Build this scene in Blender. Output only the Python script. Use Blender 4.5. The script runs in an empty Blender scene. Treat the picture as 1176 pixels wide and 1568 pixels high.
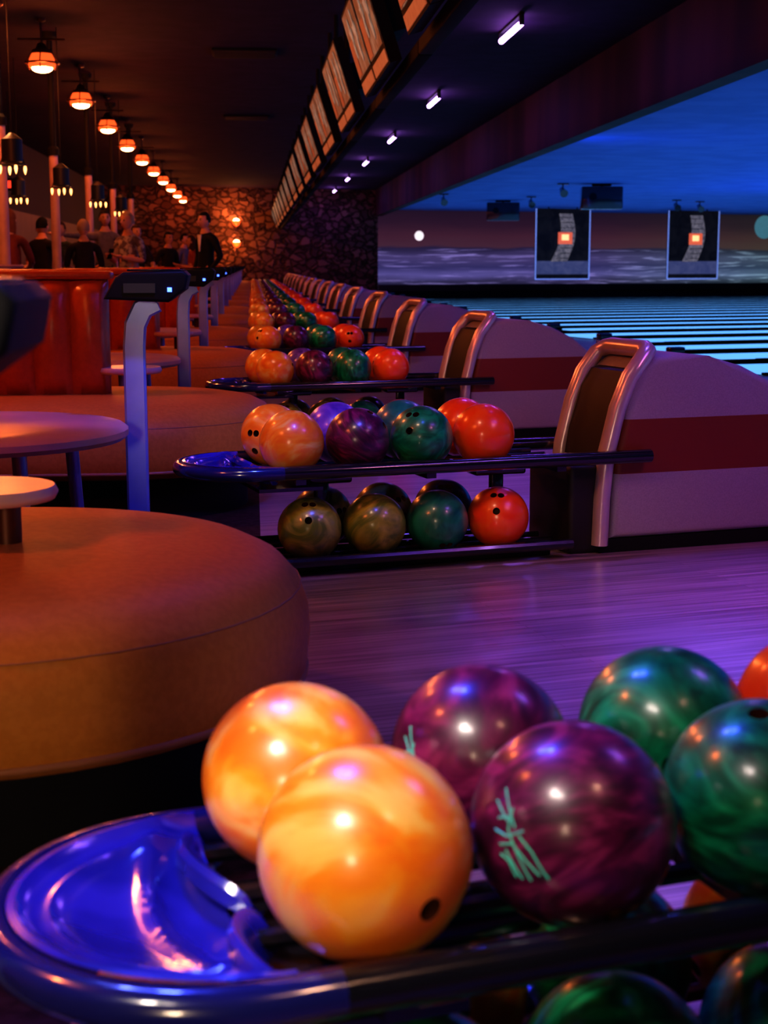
import bpy, bmesh, math, random
from math import radians, sin, cos, pi
from mathutils import Vector, Matrix, Quaternion
random.seed(4)
S = 3.5
BETA = radians(15)
EYE = 1.02
scene = bpy.context.scene
scene.view_settings.view_transform = 'Standard'
try: scene.view_settings.look = 'Medium High Contrast'
except Exception: pass

# ------------------------------------------------------------------ materials
def _new(name):
    m = bpy.data.materials.new(name); m.use_nodes = True
    nt = m.node_tree
    return m, nt, nt.nodes['Principled BSDF']

def pmat(name, col, rough=.5, metal=0., col2=None, col3=None, scale=5., detail=4., dist=0., stretch=(1,1,1),
         bump=0., coat=0., emis=None, estr=0., lo=.4, hi=.6, rnd=False, spec=.5, crough=.06):
    m, nt, b = _new(name)
    N, L = nt.nodes, nt.links
    b.inputs['Roughness'].default_value = rough
    b.inputs['Metallic'].default_value = metal
    b.inputs['Coat Weight'].default_value = coat
    b.inputs['Coat Roughness'].default_value = crough
    b.inputs['Specular IOR Level'].default_value = spec
    tc = N.new('ShaderNodeTexCoord'); mp = N.new('ShaderNodeMapping')
    mp.inputs['Scale'].default_value = stretch
    L.new(tc.outputs['Object'], mp.inputs['Vector'])
    if rnd:
        oi = N.new('ShaderNodeObjectInfo'); ml = N.new('ShaderNodeMath'); ml.operation = 'MULTIPLY'
        ml.inputs[1].default_value = 37.
        L.new(oi.outputs['Random'], ml.inputs[0]); L.new(ml.outputs[0], mp.inputs['Location'])
    ns = N.new('ShaderNodeTexNoise')
    ns.inputs['Scale'].default_value = scale; ns.inputs['Detail'].default_value = detail
    ns.inputs['Distortion'].default_value = dist
    L.new(mp.outputs['Vector'], ns.inputs['Vector'])
    cr = N.new('ShaderNodeValToRGB'); e = cr.color_ramp.elements
    c2 = col2 or tuple(min(1, c*1.18) for c in col)
    e[0].position = lo; e[0].color = (*col, 1)
    e[1].position = hi; e[1].color = (*c2, 1)
    if col3:
        x = e.new((lo+hi)/2); x.color = (*col3, 1)
    L.new(ns.outputs['Fac'], cr.inputs['Fac'])
    L.new(cr.outputs['Color'], b.inputs['Base Color'])
    if bump:
        bp = N.new('ShaderNodeBump'); bp.inputs['Strength'].default_value = bump; bp.inputs['Distance'].default_value = .02
        L.new(ns.outputs['Fac'], bp.inputs['Height']); L.new(bp.outputs['Normal'], b.inputs['Normal'])
    if emis:
        b.inputs['Emission Color'].default_value = (*emis, 1); b.inputs['Emission Strength'].default_value = estr
    return m

def emat(name, col, s):
    return pmat(name, tuple(c*.8 for c in col), emis=col, estr=s)
def bmat(name, col, **kw):
    a=dict(rough=.36, coat=.6, crough=.17, lo=.38, hi=.66, rnd=True); a.update(kw); r=a.pop('rough'); return pmat(name,col,r,0,**a)

M = {}
M['black'] = pmat('black_metal', (.008,.008,.014), .18, 0, coat=.7)
M['nosereflect'] = pmat('black_blue_reflection', (.010,.012,.12), .2, 0, coat=1)  # blue reflection on the black nose tube, put into its colour
M['blackmat'] = pmat('black_matte', (.006,.006,.007), .8, spec=.2)
M['dark'] = pmat('dark_plastic', (.012,.012,.016), .45)
M['conblack'] = pmat('console_plastic', (.006,.006,.008), .5, spec=.15)
M['chrome'] = pmat('satin_metal', (.62,.47,.50), .28, .45)
M['vinyl'] = pmat('tan_vinyl', (.56,.20,.028), .5, col2=(.62,.23,.036), scale=60, bump=.05, spec=.15)
M['vinylred'] = pmat('red_vinyl', (.50,.075,.014), .28, col2=(.56,.09,.018), scale=40, bump=.04)
M['piping'] = pmat('vinyl_piping', (.34,.13,.045), .5)
M['laminate'] = pmat('table_laminate', (.60,.36,.32), .3)
M['postblue'] = pmat('painted_post', (.24,.28,.66), .3, .3)
M['dish'] = pmat('moulded_plastic_blue_lit', (.014,.014,.30), .2, 0, col2=(.03,.025,.46), scale=9, detail=2, coat=1, crough=.1)  # blue of the UV light is put into the base colour
M['hooddark'] = pmat('hood_opening', (.008,.006,.008), .6)
M['b_orange'] = bmat('ball_orange', (.95,.20,.008), col2=(1,.55,.11), col3=(1,.32,.015), scale=7, detail=3, dist=2.5)
M['b_purple'] = bmat('ball_purple', (.035,.003,.020), col2=(.24,.02,.10), col3=(.10,.005,.045), scale=6, detail=5, dist=3, stretch=(1,1,3))
M['b_violet'] = bmat('ball_violet', (.06,.02,.30), col2=(.25,.10,.55), scale=7, dist=3)
M['b_green'] = bmat('ball_green', (.0,.08,.035), col2=(.01,.38,.16), col3=(.0,.20,.08), scale=6, detail=5, dist=3, stretch=(1,1,2.5))
M['b_teal'] = bmat('ball_teal', (.0,.10,.07), col2=(.015,.24,.15), scale=6, dist=3)
M['b_red'] = bmat('ball_red', (1,.055,.004), col2=(1,.12,.012), scale=6, detail=3, dist=2)
M['b_olive'] = bmat('ball_olive', (.12,.17,.012), col2=(.45,.40,.05), scale=7, dist=3)
M['b_dolive'] = bmat('ball_dark_olive', (.04,.055,.01), col2=(.12,.14,.03), scale=7, dist=3)
M['b_black'] = bmat('ball_black', (.01,.01,.015))
M['logo'] = pmat('ball_engraving_paint', (.05,.42,.32), .4, emis=(.03,.45,.32), estr=.10)
M['hole'] = pmat('ball_hole', (.07,.015,.004), .6)

def hood_mat():
    m, nt, b = _new('hood_shell_striped'); N, L = nt.nodes, nt.links
    tc = N.new('ShaderNodeTexCoord'); sp = N.new('ShaderNodeSeparateXYZ'); L.new(tc.outputs['Object'], sp.inputs[0])
    g = N.new('ShaderNodeMath'); g.operation='GREATER_THAN'; g.inputs[1].default_value=.285
    l = N.new('ShaderNodeMath'); l.operation='LESS_THAN'; l.inputs[1].default_value=.48
    mu = N.new('ShaderNodeMath'); mu.operation='MULTIPLY'
    L.new(sp.outputs['Z'], g.inputs[0]); L.new(sp.outputs['Z'], l.inputs[0]); L.new(g.outputs[0], mu.inputs[0]); L.new(l.outputs[0], mu.inputs[1])
    ns = N.new('ShaderNodeTexNoise'); ns.inputs['Scale'].default_value=220; L.new(tc.outputs['Object'], ns.inputs['Vector'])
    cr = N.new('ShaderNodeValToRGB'); cr.color_ramp.elements[0].color=(.26,.22,.28,1); cr.color_ramp.elements[1].color=(.42,.36,.44,1)
    L.new(ns.outputs['Fac'], cr.inputs['Fac'])
    mx = N.new('ShaderNodeMix'); mx.data_type='RGBA'; L.new(mu.outputs[0], mx.inputs['Factor'])
    L.new(cr.outputs['Color'], mx.inputs['A']); mx.inputs['B'].default_value=(.20,.026,.008,1)
    L.new(mx.outputs['Result'], b.inputs['Base Color']); b.inputs['Roughness'].default_value=.5
    return m
M['hood'] = hood_mat()

def wood_floor():
    m, nt, b = _new('approach_wood'); N, L = nt.nodes, nt.links
    tc = N.new('ShaderNodeTexCoord'); mp = N.new('ShaderNodeMapping'); mp.inputs['Rotation'].default_value=(0,0,-BETA)
    L.new(tc.outputs['Object'], mp.inputs['Vector'])
    br = N.new('ShaderNodeTexBrick'); br.inputs['Scale'].default_value=1; br.inputs['Brick Width'].default_value=1.8
    br.inputs['Row Height'].default_value=.028; br.inputs['Mortar Size'].default_value=.0008
    br.inputs['Color1'].default_value=(.42,.30,.37,1); br.inputs['Color2'].default_value=(.30,.21,.28,1); br.inputs['Mortar'].default_value=(.12,.07,.09,1)
    L.new(mp.outputs[0], br.inputs['Vector'])
    mp2 = N.new('ShaderNodeMapping'); mp2.inputs['Scale'].default_value=(.6,14,1); L.new(mp.outputs[0], mp2.inputs['Vector'])
    ns = N.new('ShaderNodeTexNoise'); ns.inputs['Scale'].default_value=3; ns.inputs['Detail'].default_value=6; L.new(mp2.outputs[0], ns.inputs['Vector'])
    mx = N.new('ShaderNodeMix'); mx.data_type='RGBA'; mx.blend_type='MULTIPLY'; mx.inputs['Factor'].default_value=.75
    cr = N.new('ShaderNodeValToRGB'); cr.color_ramp.elements[0].position=.38; cr.color_ramp.elements[0].color=(.4,.4,.4,1); cr.color_ramp.elements[1].position=.62
    L.new(ns.outputs['Fac'], cr.inputs['Fac']); L.new(br.outputs['Color'], mx.inputs['A']); L.new(cr.outputs['Color'], mx.inputs['B'])
    L.new(mx.outputs['Result'], b.inputs['Base Color'])
    b.inputs['Roughness'].default_value=.3
    b.inputs['Coat Weight'].default_value=.3; b.inputs['Coat Roughness'].default_value=.2
    return m
M['wood'] = wood_floor()
M['carpet'] = pmat('dark_carpet', (.025,.010,.008), .9, col2=(.045,.02,.018), scale=30, bump=.2, spec=.1)
M['ceiling'] = pmat('dark_ceiling_tile', (.022,.010,.028), .9, col2=(.030,.014,.038), scale=3, spec=.1)
M['bluec'] = pmat('lane_ceiling_paint', (.07,.15,.42), .8, col2=(.09,.18,.48), scale=1.2, spec=.1)
M['soffit'] = pmat('soffit_panel', (.008,.004,.0045), .7, col2=(.045,.018,.016), scale=1.1, detail=1, stretch=(1,1,.2), lo=.35, hi=.65, spec=.12)
M['panel'] = pmat('wood_wall_panel', (.13,.05,.025), .6, col2=(.19,.075,.04), scale=2, stretch=(1,8,.3))
M['darkwall'] = pmat('dark_wall_paint', (.015,.008,.01), .8)

def stone():
    m, nt, b = _new('stone_wall'); N, L = nt.nodes, nt.links
    tc = N.new('ShaderNodeTexCoord'); mp = N.new('ShaderNodeMapping'); mp.inputs['Scale'].default_value=(2.3,2.3,3.3)
    L.new(tc.outputs['Object'], mp.inputs['Vector'])
    dn = N.new('ShaderNodeTexNoise'); dn.inputs['Scale'].default_value=1.5; L.new(mp.outputs[0], dn.inputs['Vector'])
    vm = N.new('ShaderNodeVectorMath'); vm.operation='MULTIPLY_ADD'; vm.inputs[1].default_value=(.9,.9,.9); L.new(dn.outputs['Color'], vm.inputs[0]); L.new(mp.outputs[0], vm.inputs[2])
    v = N.new('ShaderNodeTexVoronoi'); v.feature='DISTANCE_TO_EDGE'; v.inputs['Scale'].default_value=1.3; L.new(vm.outputs[0], v.inputs['Vector'])
    v2 = N.new('ShaderNodeTexVoronoi'); v2.inputs['Scale'].default_value=1.3; L.new(vm.outputs[0], v2.inputs['Vector'])
    cr = N.new('ShaderNodeValToRGB'); cr.color_ramp.elements[0].color=(.3,.24,.22,1); cr.color_ramp.elements[1].position=.14; cr.color_ramp.elements[1].color=(1,1,1,1)
    L.new(v.outputs['Distance'], cr.inputs['Fac'])
    sp = N.new('ShaderNodeSeparateColor'); L.new(v2.outputs['Color'], sp.inputs[0])
    c2 = N.new('ShaderNodeValToRGB'); c2.color_ramp.elements[0].color=(.06,.022,.016,1); c2.color_ramp.elements[1].color=(.20,.085,.055,1)
    L.new(sp.outputs[0], c2.inputs['Fac'])
    mx = N.new('ShaderNodeMix'); mx.data_type='RGBA'; mx.blend_type='MULTIPLY'; mx.inputs['Factor'].default_value=1
    L.new(cr.outputs['Color'], mx.inputs['A']); L.new(c2.outputs['Color'], mx.inputs['B']); L.new(mx.outputs['Result'], b.inputs['Base Color'])
    bp = N.new('ShaderNodeBump'); bp.inputs['Strength'].default_value=1; bp.inputs['Distance'].default_value=.15
    L.new(cr.outputs['Color'], bp.inputs['Height']); L.new(bp.outputs['Normal'], b.inputs['Normal']); b.inputs['Roughness'].default_value=.85
    b.inputs['Specular IOR Level'].default_value=.2
    return m
M['stone'] = stone()

def mural():
    m, nt, b = _new('seascape_mural'); N, L = nt.nodes, nt.links
    tc = N.new('ShaderNodeTexCoord'); sp = N.new('ShaderNodeSeparateXYZ'); L.new(tc.outputs['Object'], sp.inputs[0])
    mr = N.new('ShaderNodeMapRange'); mr.inputs['From Max'].default_value=3.2; L.new(sp.outputs['Z'], mr.inputs['Value'])
    ns0 = N.new('ShaderNodeTexNoise'); ns0.inputs['Scale'].default_value=1; ns0.inputs['Detail'].default_value=5
    mp0 = N.new('ShaderNodeMapping'); mp0.inputs['Scale'].default_value=(.25,1,2.2); L.new(tc.outputs['Object'], mp0.inputs[0]); L.new(mp0.outputs[0], ns0.inputs['Vector'])
    ad = N.new('ShaderNodeMath'); ad.operation='MULTIPLY_ADD'; ad.inputs[1].default_value=.16; L.new(ns0.outputs['Fac'], ad.inputs[0]); 
    sb = N.new('ShaderNodeMath'); sb.operation='SUBTRACT'; sb.inputs[1].default_value=.08; L.new(mr.outputs[0], sb.inputs[0]); L.new(sb.outputs[0], ad.inputs[2])
    cr = N.new('ShaderNodeValToRGB'); e = cr.color_ramp.elements
    e[0].position=0; e[0].color=(.01,.01,.03,1); e[1].position=1; e[1].color=(.018,.008,.022,1)
    for p,c in [(.12,(.03,.025,.07)),(.2,(.09,.075,.24)),(.3,(.035,.03,.11)),(.42,(.06,.045,.14)),(.535,(.022,.016,.05)),(.56,(.062,.023,.042)),(.68,(.055,.017,.034)),(.85,(.028,.010,.026))]:
        x=e.new(p); x.color=(*c,1)
    L.new(ad.outputs[0], cr.inputs['Fac'])
    mp = N.new('ShaderNodeMapping'); mp.inputs['Scale'].default_value=(.30,1,5.5); L.new(tc.outputs['Object'], mp.inputs[0])
    ns = N.new('ShaderNodeTexNoise'); ns.inputs['Scale'].default_value=1.6; ns.inputs['Detail'].default_value=6; ns.inputs['Distortion'].default_value=1; L.new(mp.outputs[0], ns.inputs['Vector'])
    c2 = N.new('ShaderNodeValToRGB'); c2.color_ramp.elements[0].position=.54; c2.color_ramp.elements[0].color=(0,0,0,1); c2.color_ramp.elements[1].position=.74; c2.color_ramp.elements[1].color=(.19,.15,.38,1)
    L.new(ns.outputs['Fac'], c2.inputs['Fac'])
    lt = N.new('ShaderNodeMath'); lt.operation='LESS_THAN'; lt.inputs[1].default_value=.53; L.new(mr.outputs[0], lt.inputs[0])
    mx = N.new('ShaderNodeMix'); mx.data_type='RGBA'; mx.blend_type='ADD'; L.new(lt.outputs[0], mx.inputs['Factor']); L.new(cr.outputs['Color'], mx.inputs['A']); L.new(c2.outputs['Color'], mx.inputs['B'])
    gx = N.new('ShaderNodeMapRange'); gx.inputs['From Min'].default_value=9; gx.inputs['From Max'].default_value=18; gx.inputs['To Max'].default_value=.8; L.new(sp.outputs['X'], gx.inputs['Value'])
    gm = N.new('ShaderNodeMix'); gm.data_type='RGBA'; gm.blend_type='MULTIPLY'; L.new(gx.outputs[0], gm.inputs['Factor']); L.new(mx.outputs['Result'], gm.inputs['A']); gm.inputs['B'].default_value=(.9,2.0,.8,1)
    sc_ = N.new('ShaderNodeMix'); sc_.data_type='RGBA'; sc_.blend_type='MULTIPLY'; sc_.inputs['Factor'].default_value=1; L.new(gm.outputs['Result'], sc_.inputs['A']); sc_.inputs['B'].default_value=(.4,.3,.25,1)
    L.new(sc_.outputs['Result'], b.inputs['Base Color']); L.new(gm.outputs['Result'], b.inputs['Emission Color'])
    b.inputs['Emission Strength'].default_value=1.0; b.inputs['Roughness'].default_value=.9; b.inputs['Specular IOR Level'].default_value=.1  # emission stands in for light falling on the mural
    return m
M['mural'] = mural()
M['lane'] = pmat('lane_surface_glow', (.05,.10,.2), .3, col2=(.07,.13,.24), scale=4, stretch=(.2,10,1), spec=.3, emis=(.13,.42,.92), estr=1.15)  # blue light reflected by the lanes is put in as emission
M['gutter'] = pmat('gutter', (.002,.003,.006), 1., spec=0.)
M['divider'] = pmat('lane_divider', (.004,.004,.007), 1., spec=0.)
M['warmglow'] = emat('warm_bulb', (1,.42,.16), 26)
M['flame'] = emat('candle_bulb', (1,.36,.10), 5)
M['amberglass'] = pmat('amber_glass_shade', (.5,.07,.015), .15, emis=(1,.11,.02), estr=1.3)
M['uv'] = emat('uv_tube', (.62,.30,1), 16)
M['bronze'] = pmat('bronze_metal', (.10,.04,.025), .35, .8)
M['led'] = emat('blue_led', (.05,.12,1), 6)
M['exit'] = emat('exit_sign_red', (1,.05,.02), 1.5)
M['glass'] = pmat('console_screen', (.005,.005,.01), .25, spec=.15)
M['moon'] = emat('mural_moon', (.95,.8,.8), 1.0)
M['sun'] = emat('mural_sun', (.07,.20,.24), .7)
M['col'] = pmat('pale_column_paint', (.50,.30,.26), .4)

def screen_mat(name, c1, c2, c3, sc, st):
    m = pmat(name, c1, .5, col2=c2, col3=c3, scale=sc, detail=5, dist=1.2, lo=.35, hi=.65, rnd=True, spec=.15)
    nt = m.node_tree; b = nt.nodes['Principled BSDF']
    cr = [n for n in nt.nodes if n.type=='VALTORGB'][0]
    for l in list(b.inputs['Base Color'].links): nt.links.remove(l)
    b.inputs['Base Color'].default_value=(c1[0]*.2,c1[1]*.2,c1[2]*.2,1)
    nt.links.new(cr.outputs['Color'], b.inputs['Emission Color']); b.inputs['Emission Strength'].default_value=st
    return m
M['scr_art'] = screen_mat('score_screen_art', (.04,.018,.014), (.20,.14,.10), (.09,.04,.028), 5, .6)
M['scr_figure'] = screen_mat('score_screen_figure', (.16,.12,.09), (.34,.27,.21), None, 9, .6)
M['scr_red'] = screen_mat('score_screen_red', (.18,.028,.015), (.26,.045,.02), None, 3, .65)
M['scr_orange'] = screen_mat('score_screen_strip', (.24,.045,.02), (.34,.085,.035), None, 12, .75)
M['scr_dark'] = screen_mat('lane_display_dark', (.006,.006,.012), (.015,.015,.025), None, 2, .4)
M['scr_grey'] = screen_mat('lane_display_grey', (.05,.05,.08), (.24,.22,.28), None, 14, .7)
M['scr_band'] = screen_mat('lane_display_band', (.04,.05,.14), (.06,.07,.17), None, 3, .9)
M['scr_glow'] = emat('lane_display_glow', (1,.16,.06), .6)
M['scr_glow2'] = emat('lane_display_core', (1,.50,.2), 1.4)
M['scr_edge'] = emat('lane_display_border', (.25,.35,.8), .6)

# ------------------------------------------------------------------ mesh builder
class MB:
    def __init__(s): s.bm=bmesh.new(); s.mats=[]
    def mi(s, k):
        m = M[k] if isinstance(k,str) else k
        if m not in s.mats: s.mats.append(m)
        return s.mats.index(m)
    def _tag(s, faces, k):
        i=s.mi(k)
        for f in faces: f.material_index=i
    def box(s, c, d, k, bev=0, rot=None):
        r=bmesh.ops.create_cube(s.bm, size=1)
        vs=r['verts']
        for v in vs: v.co=Vector((v.co.x*d[0], v.co.y*d[1], v.co.z*d[2]))
        if bev:
            es=list({e for v in vs for e in v.link_edges})
            rb=bmesh.ops.bevel(s.bm, geom=es, offset=bev, segments=3, affect='EDGES', profile=.5)
            vs=list({v for f in rb['faces'] for v in f.verts}|{v for v in vs if v.is_valid})
            st=list(vs); seen=set(vs)
            while st:
                v=st.pop()
                for e in v.link_edges:
                    o=e.other_vert(v)
                    if o not in seen: seen.add(o); st.append(o)
            vs=list(seen)
        mt=(Matrix.Translation(Vector(c)) @ (rot.to_4x4() if rot else Matrix()))
        for v in vs: v.co=mt@v.co
        s._tag({f for v in vs for f in v.link_faces}, k)
    def rings(s, rings, k, closed=False, cap=True):
        V=[[s.bm.verts.new(p) for p in r] for r in rings]; fs=[]
        n=len(V[0]); R=len(V)
        for i in range(R if closed else R-1):
            a=V[i]; b=V[(i+1)%R]
            for j in range(n):
                try: fs.append(s.bm.faces.new((a[j],a[(j+1)%n],b[(j+1)%n],b[j])))
                except Exception: pass
        if cap and not closed:
            for r in (V[0][::-1],V[-1]):
                try: fs.append(s.bm.faces.new(r))
                except Exception: pass
        s._tag(fs,k); return V
    def tube(s, pts, r, k, n=12, closed=False, flat=(1,1)):
        pts=[Vector(p) for p in pts]; P=len(pts)
        rr=r if isinstance(r,(list,tuple)) else [r]*P
        t0=(pts[1]-pts[0]).normalized()
        up=Vector((0,0,1)) if abs(t0.z)<.9 else Vector((0,1,0))
        nrm=(up-t0*up.dot(t0)).normalized(); rings=[]
        for i,p in enumerate(pts):
            if closed: t=(pts[(i+1)%P]-pts[i-1]).normalized()
            elif i==0: t=t0
            elif i==P-1: t=(pts[-1]-pts[-2]).normalized()
            else: t=(pts[i+1]-pts[i-1]).normalized()
            nrm=(nrm-t*nrm.dot(t)).normalized(); bi=t.cross(nrm)
            rings.append([p+(nrm*cos(2*pi*j/n)*flat[0]+bi*sin(2*pi*j/n)*flat[1])*rr[i] for j in range(n)])
        return s.rings(rings,k,closed)
    def lathe(s, prof, k, c=(0,0,0), n=24):
        c=Vector(c)
        return s.rings([[c+Vector((r*cos(2*pi*j/n), r*sin(2*pi*j/n), z)) for j in range(n)] for r,z in prof], k)
    def sphere(s, c, r, k, u=16, v=10, sc=(1,1,1), rot=None):
        rb=bmesh.ops.create_uvsphere(s.bm, u_segments=u, v_segments=v, radius=r)
        vs=rb['verts']
        for w in vs:
            q=Vector((w.co.x*sc[0], w.co.y*sc[1], w.co.z*sc[2]))
            if rot: q=rot@q
            w.co=q+Vector(c)
        s._tag({f for w in vs for f in w.link_faces}, k); return vs
    def prism_y(s, prof, y0, y1, k, bev=0):
        a=[s.bm.verts.new((x,y0,z)) for x,z in prof]; b=[s.bm.verts.new((x,y1,z)) for x,z in prof]; n=len(prof)
        fs=[s.bm.faces.new(a), s.bm.faces.new(b[::-1])]
        for i in range(n): fs.append(s.bm.faces.new((a[i],b[i],b[(i+1)%n],a[(i+1)%n])))
        s._tag(fs,k)
        if bev:
            es=list(set(fs[0].edges)|set(fs[1].edges))
            r=bmesh.ops.bevel(s.bm, geom=es, offset=bev, segments=4, affect='EDGES', profile=.5)
            s._tag(r['faces'],k)
        return fs
    def finish(s, name, loc=(0,0,0), rz=0, smooth=40, parent=None):
        bmesh.ops.recalc_face_normals(s.bm, faces=s.bm.faces)
        me=bpy.data.meshes.new(name); s.bm.to_mesh(me); s.bm.free()
        for m in s.mats: me.materials.append(m)
        if smooth:
            me.polygons.foreach_set('use_smooth',[True]*len(me.polygons))
            me.set_sharp_from_angle(angle=radians(smooth))
        o=bpy.data.objects.new(name,me); scene.collection.objects.link(o)
        o.location=loc; o.rotation_euler=(0,0,rz)
        if parent: o.parent=parent
        return o
def inst(o, name, loc, rz=None):
    c=bpy.data.objects.new(name,o.data); scene.collection.objects.link(c); c.location=loc
    c.rotation_euler=(0,0,o.rotation_euler.z if rz is None else rz); return c

# ------------------------------------------------------------------ room
TB=math.tan(BETA)
ZC=3.95; ZB=3.2; XL=-5.5; XR=27.; YN=-4.; XS=5.0
def wy(x): return 58.+TB*x
def quad(name, pts, k, off=None):
    b=MB(); f=b.bm.faces.new([b.bm.verts.new(p) for p in pts]); b._tag([f],k)
    me=bpy.data.meshes.new(name); b.bm.to_mesh(me); b.bm.free(); me.materials.append(M[k])
    o=bpy.data.objects.new(name,me); scene.collection.objects.link(o); return o
quad('floor', [(.02,YN,0),(XR,YN,0),(XR,wy(XR),0),(.02,wy(.02),0)], 'wood')
quad('floor_carpet', [(XL,YN,0),(.02,YN,0),(.02,wy(.02),0),(XL,wy(XL),0)], 'carpet')
quad('ceiling', [(XL,YN,ZC),(XL,wy(XL),ZC),(XS,wy(XS),ZC),(XS,YN,ZC)], 'ceiling')
quad('ceiling_lanes', [(XS,YN,ZB),(XS,wy(XS),ZB),(XR,wy(XR),ZB),(XR,YN,ZB)], 'bluec')
b=MB()
b.prism_y([(XS-.1,ZB-.25),(XS-.1,ZC),(XS+.15,ZC),(XS+.15,ZB-.25)], YN, wy(XS)-.02, 'soffit')
b.finish('wall_soffit',smooth=0)
quad('wall_left', [(XL,YN,0),(XL,wy(XL),0),(XL,wy(XL),2.3),(XL,YN,2.3)], 'panel')
quad('wall_left_upper', [(XL,YN,2.3),(XL,wy(XL),2.3),(XL,wy(XL),ZC),(XL,YN,ZC)], 'darkwall')
quad('wall_far_stone', [(XL,wy(XL),0),(XS,wy(XS),0),(XS,wy(XS),ZC),(XL,wy(XL),ZC)], 'stone')
Lm=(XR-XS)/cos(BETA)
mo=quad('wall_far_mural', [(0,0,0),(Lm,0,0),(Lm,0,ZB),(0,0,ZB)], 'mural'); mo.location=(XS,wy(XS),0); mo.rotation_euler=(0,0,BETA)
quad('wall_near', [(XL,YN,0),(XR,YN,0),(XR,YN,ZC),(XL,YN,ZC)], 'darkwall')
quad('wall_right', [(XR,YN,0),(XR,wy(XR),0),(XR,wy(XR),ZB),(XR,YN,ZB)], 'darkwall')
b=MB(); b.box((Lm/2,-.1,.14),(Lm,.16,.28),'darkwall',.01); b.finish('baseboard_far',(XS,wy(XS),0),BETA)
def onmural(u,z,off=.02):
    return (XS+cos(BETA)*u+sin(BETA)*off, wy(XS)+sin(BETA)*u-cos(BETA)*off, z)
for nm,u,z,r,k in [('mural_moon_disc',1.75,2.2,.19,'moon'),('mural_sun_disc',17.9,2.68,.5,'sun')]:
    b=MB(); rr=[[Vector((rad*cos(2*pi*j/32), y, rad*sin(2*pi*j/32))) for j in range(32)] for rad,y in [(r,0),(r,-.012),(r*.96,-.016)]]
    b.rings(rr,k); b.finish(nm,onmural(u,z,.004),BETA)

# ------------------------------------------------------------------ ball mesh with drilled holes
def ball_mesh():
    b=MB(); b.sphere((0,0,0),.108,'hole',96,48)
    o=b.finish('tmpball')
    c=MB()
    for dx,dy in [(-.013,.018),(.013,.018),(0,-.045)]:
        d=Vector((dx,dy,math.sqrt(.108**2-dx*dx-dy*dy))).normalized()
        c.tube([d*.07,d*.13],.0115 if dy>0 else .0125,'hole',24)
    co=c.finish('tmpcut')
    md=o.modifiers.new('b','BOOLEAN'); md.object=co; md.operation='DIFFERENCE'; md.solver='EXACT'
    dg=bpy.context.evaluated_depsgraph_get(); dg.update()
    me=bpy.data.meshes.new_from_object(o.evaluated_get(dg))
    bpy.data.objects.remove(o); bpy.data.objects.remove(co)
    me.materials.clear(); me.materials.append(M['b_red']); me.materials.append(M['hole'])
    for p in me.polygons:
        inside=p.center.length<.1055
        p.material_index=1 if inside else 0
        p.use_smooth=True
    me.set_sharp_from_angle(angle=radians(35))
    me.name='bowling_ball'
    return me
BALL=ball_mesh()
def lane_off(lx,ly): return Vector((cos(BETA)*lx-sin(BETA)*ly, sin(BETA)*lx+cos(BETA)*ly, 0))
def ball(pos,k,direc=None,spin=0,thumb=None):
    o=bpy.data.objects.new('bowling_ball',BALL); scene.collection.objects.link(o); o.location=pos
    o.material_slots[0].link='OBJECT'; o.material_slots[0].material=M[k]
    if direc is None: direc=Vector((random.uniform(-1,1),random.uniform(-1,.6),random.uniform(-.3,1)))
    if thumb is not None:
        t=Vector(thumb).normalized(); g=Vector(direc).normalized()
        ax=t.cross(g).normalized(); z=Quaternion(ax,radians(24.6))@t
        y=-(t-z*t.dot(z)).normalized(); x=y.cross(z)
        q=Matrix((x,y,z)).transposed().to_quaternion()
    else:
        q=Vector(direc).normalized().to_track_quat('Z','Y'); q=q@Quaternion((0,0,1),spin)
    o.rotation_mode='QUATERNION'; o.rotation_quaternion=q
    return o
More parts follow.
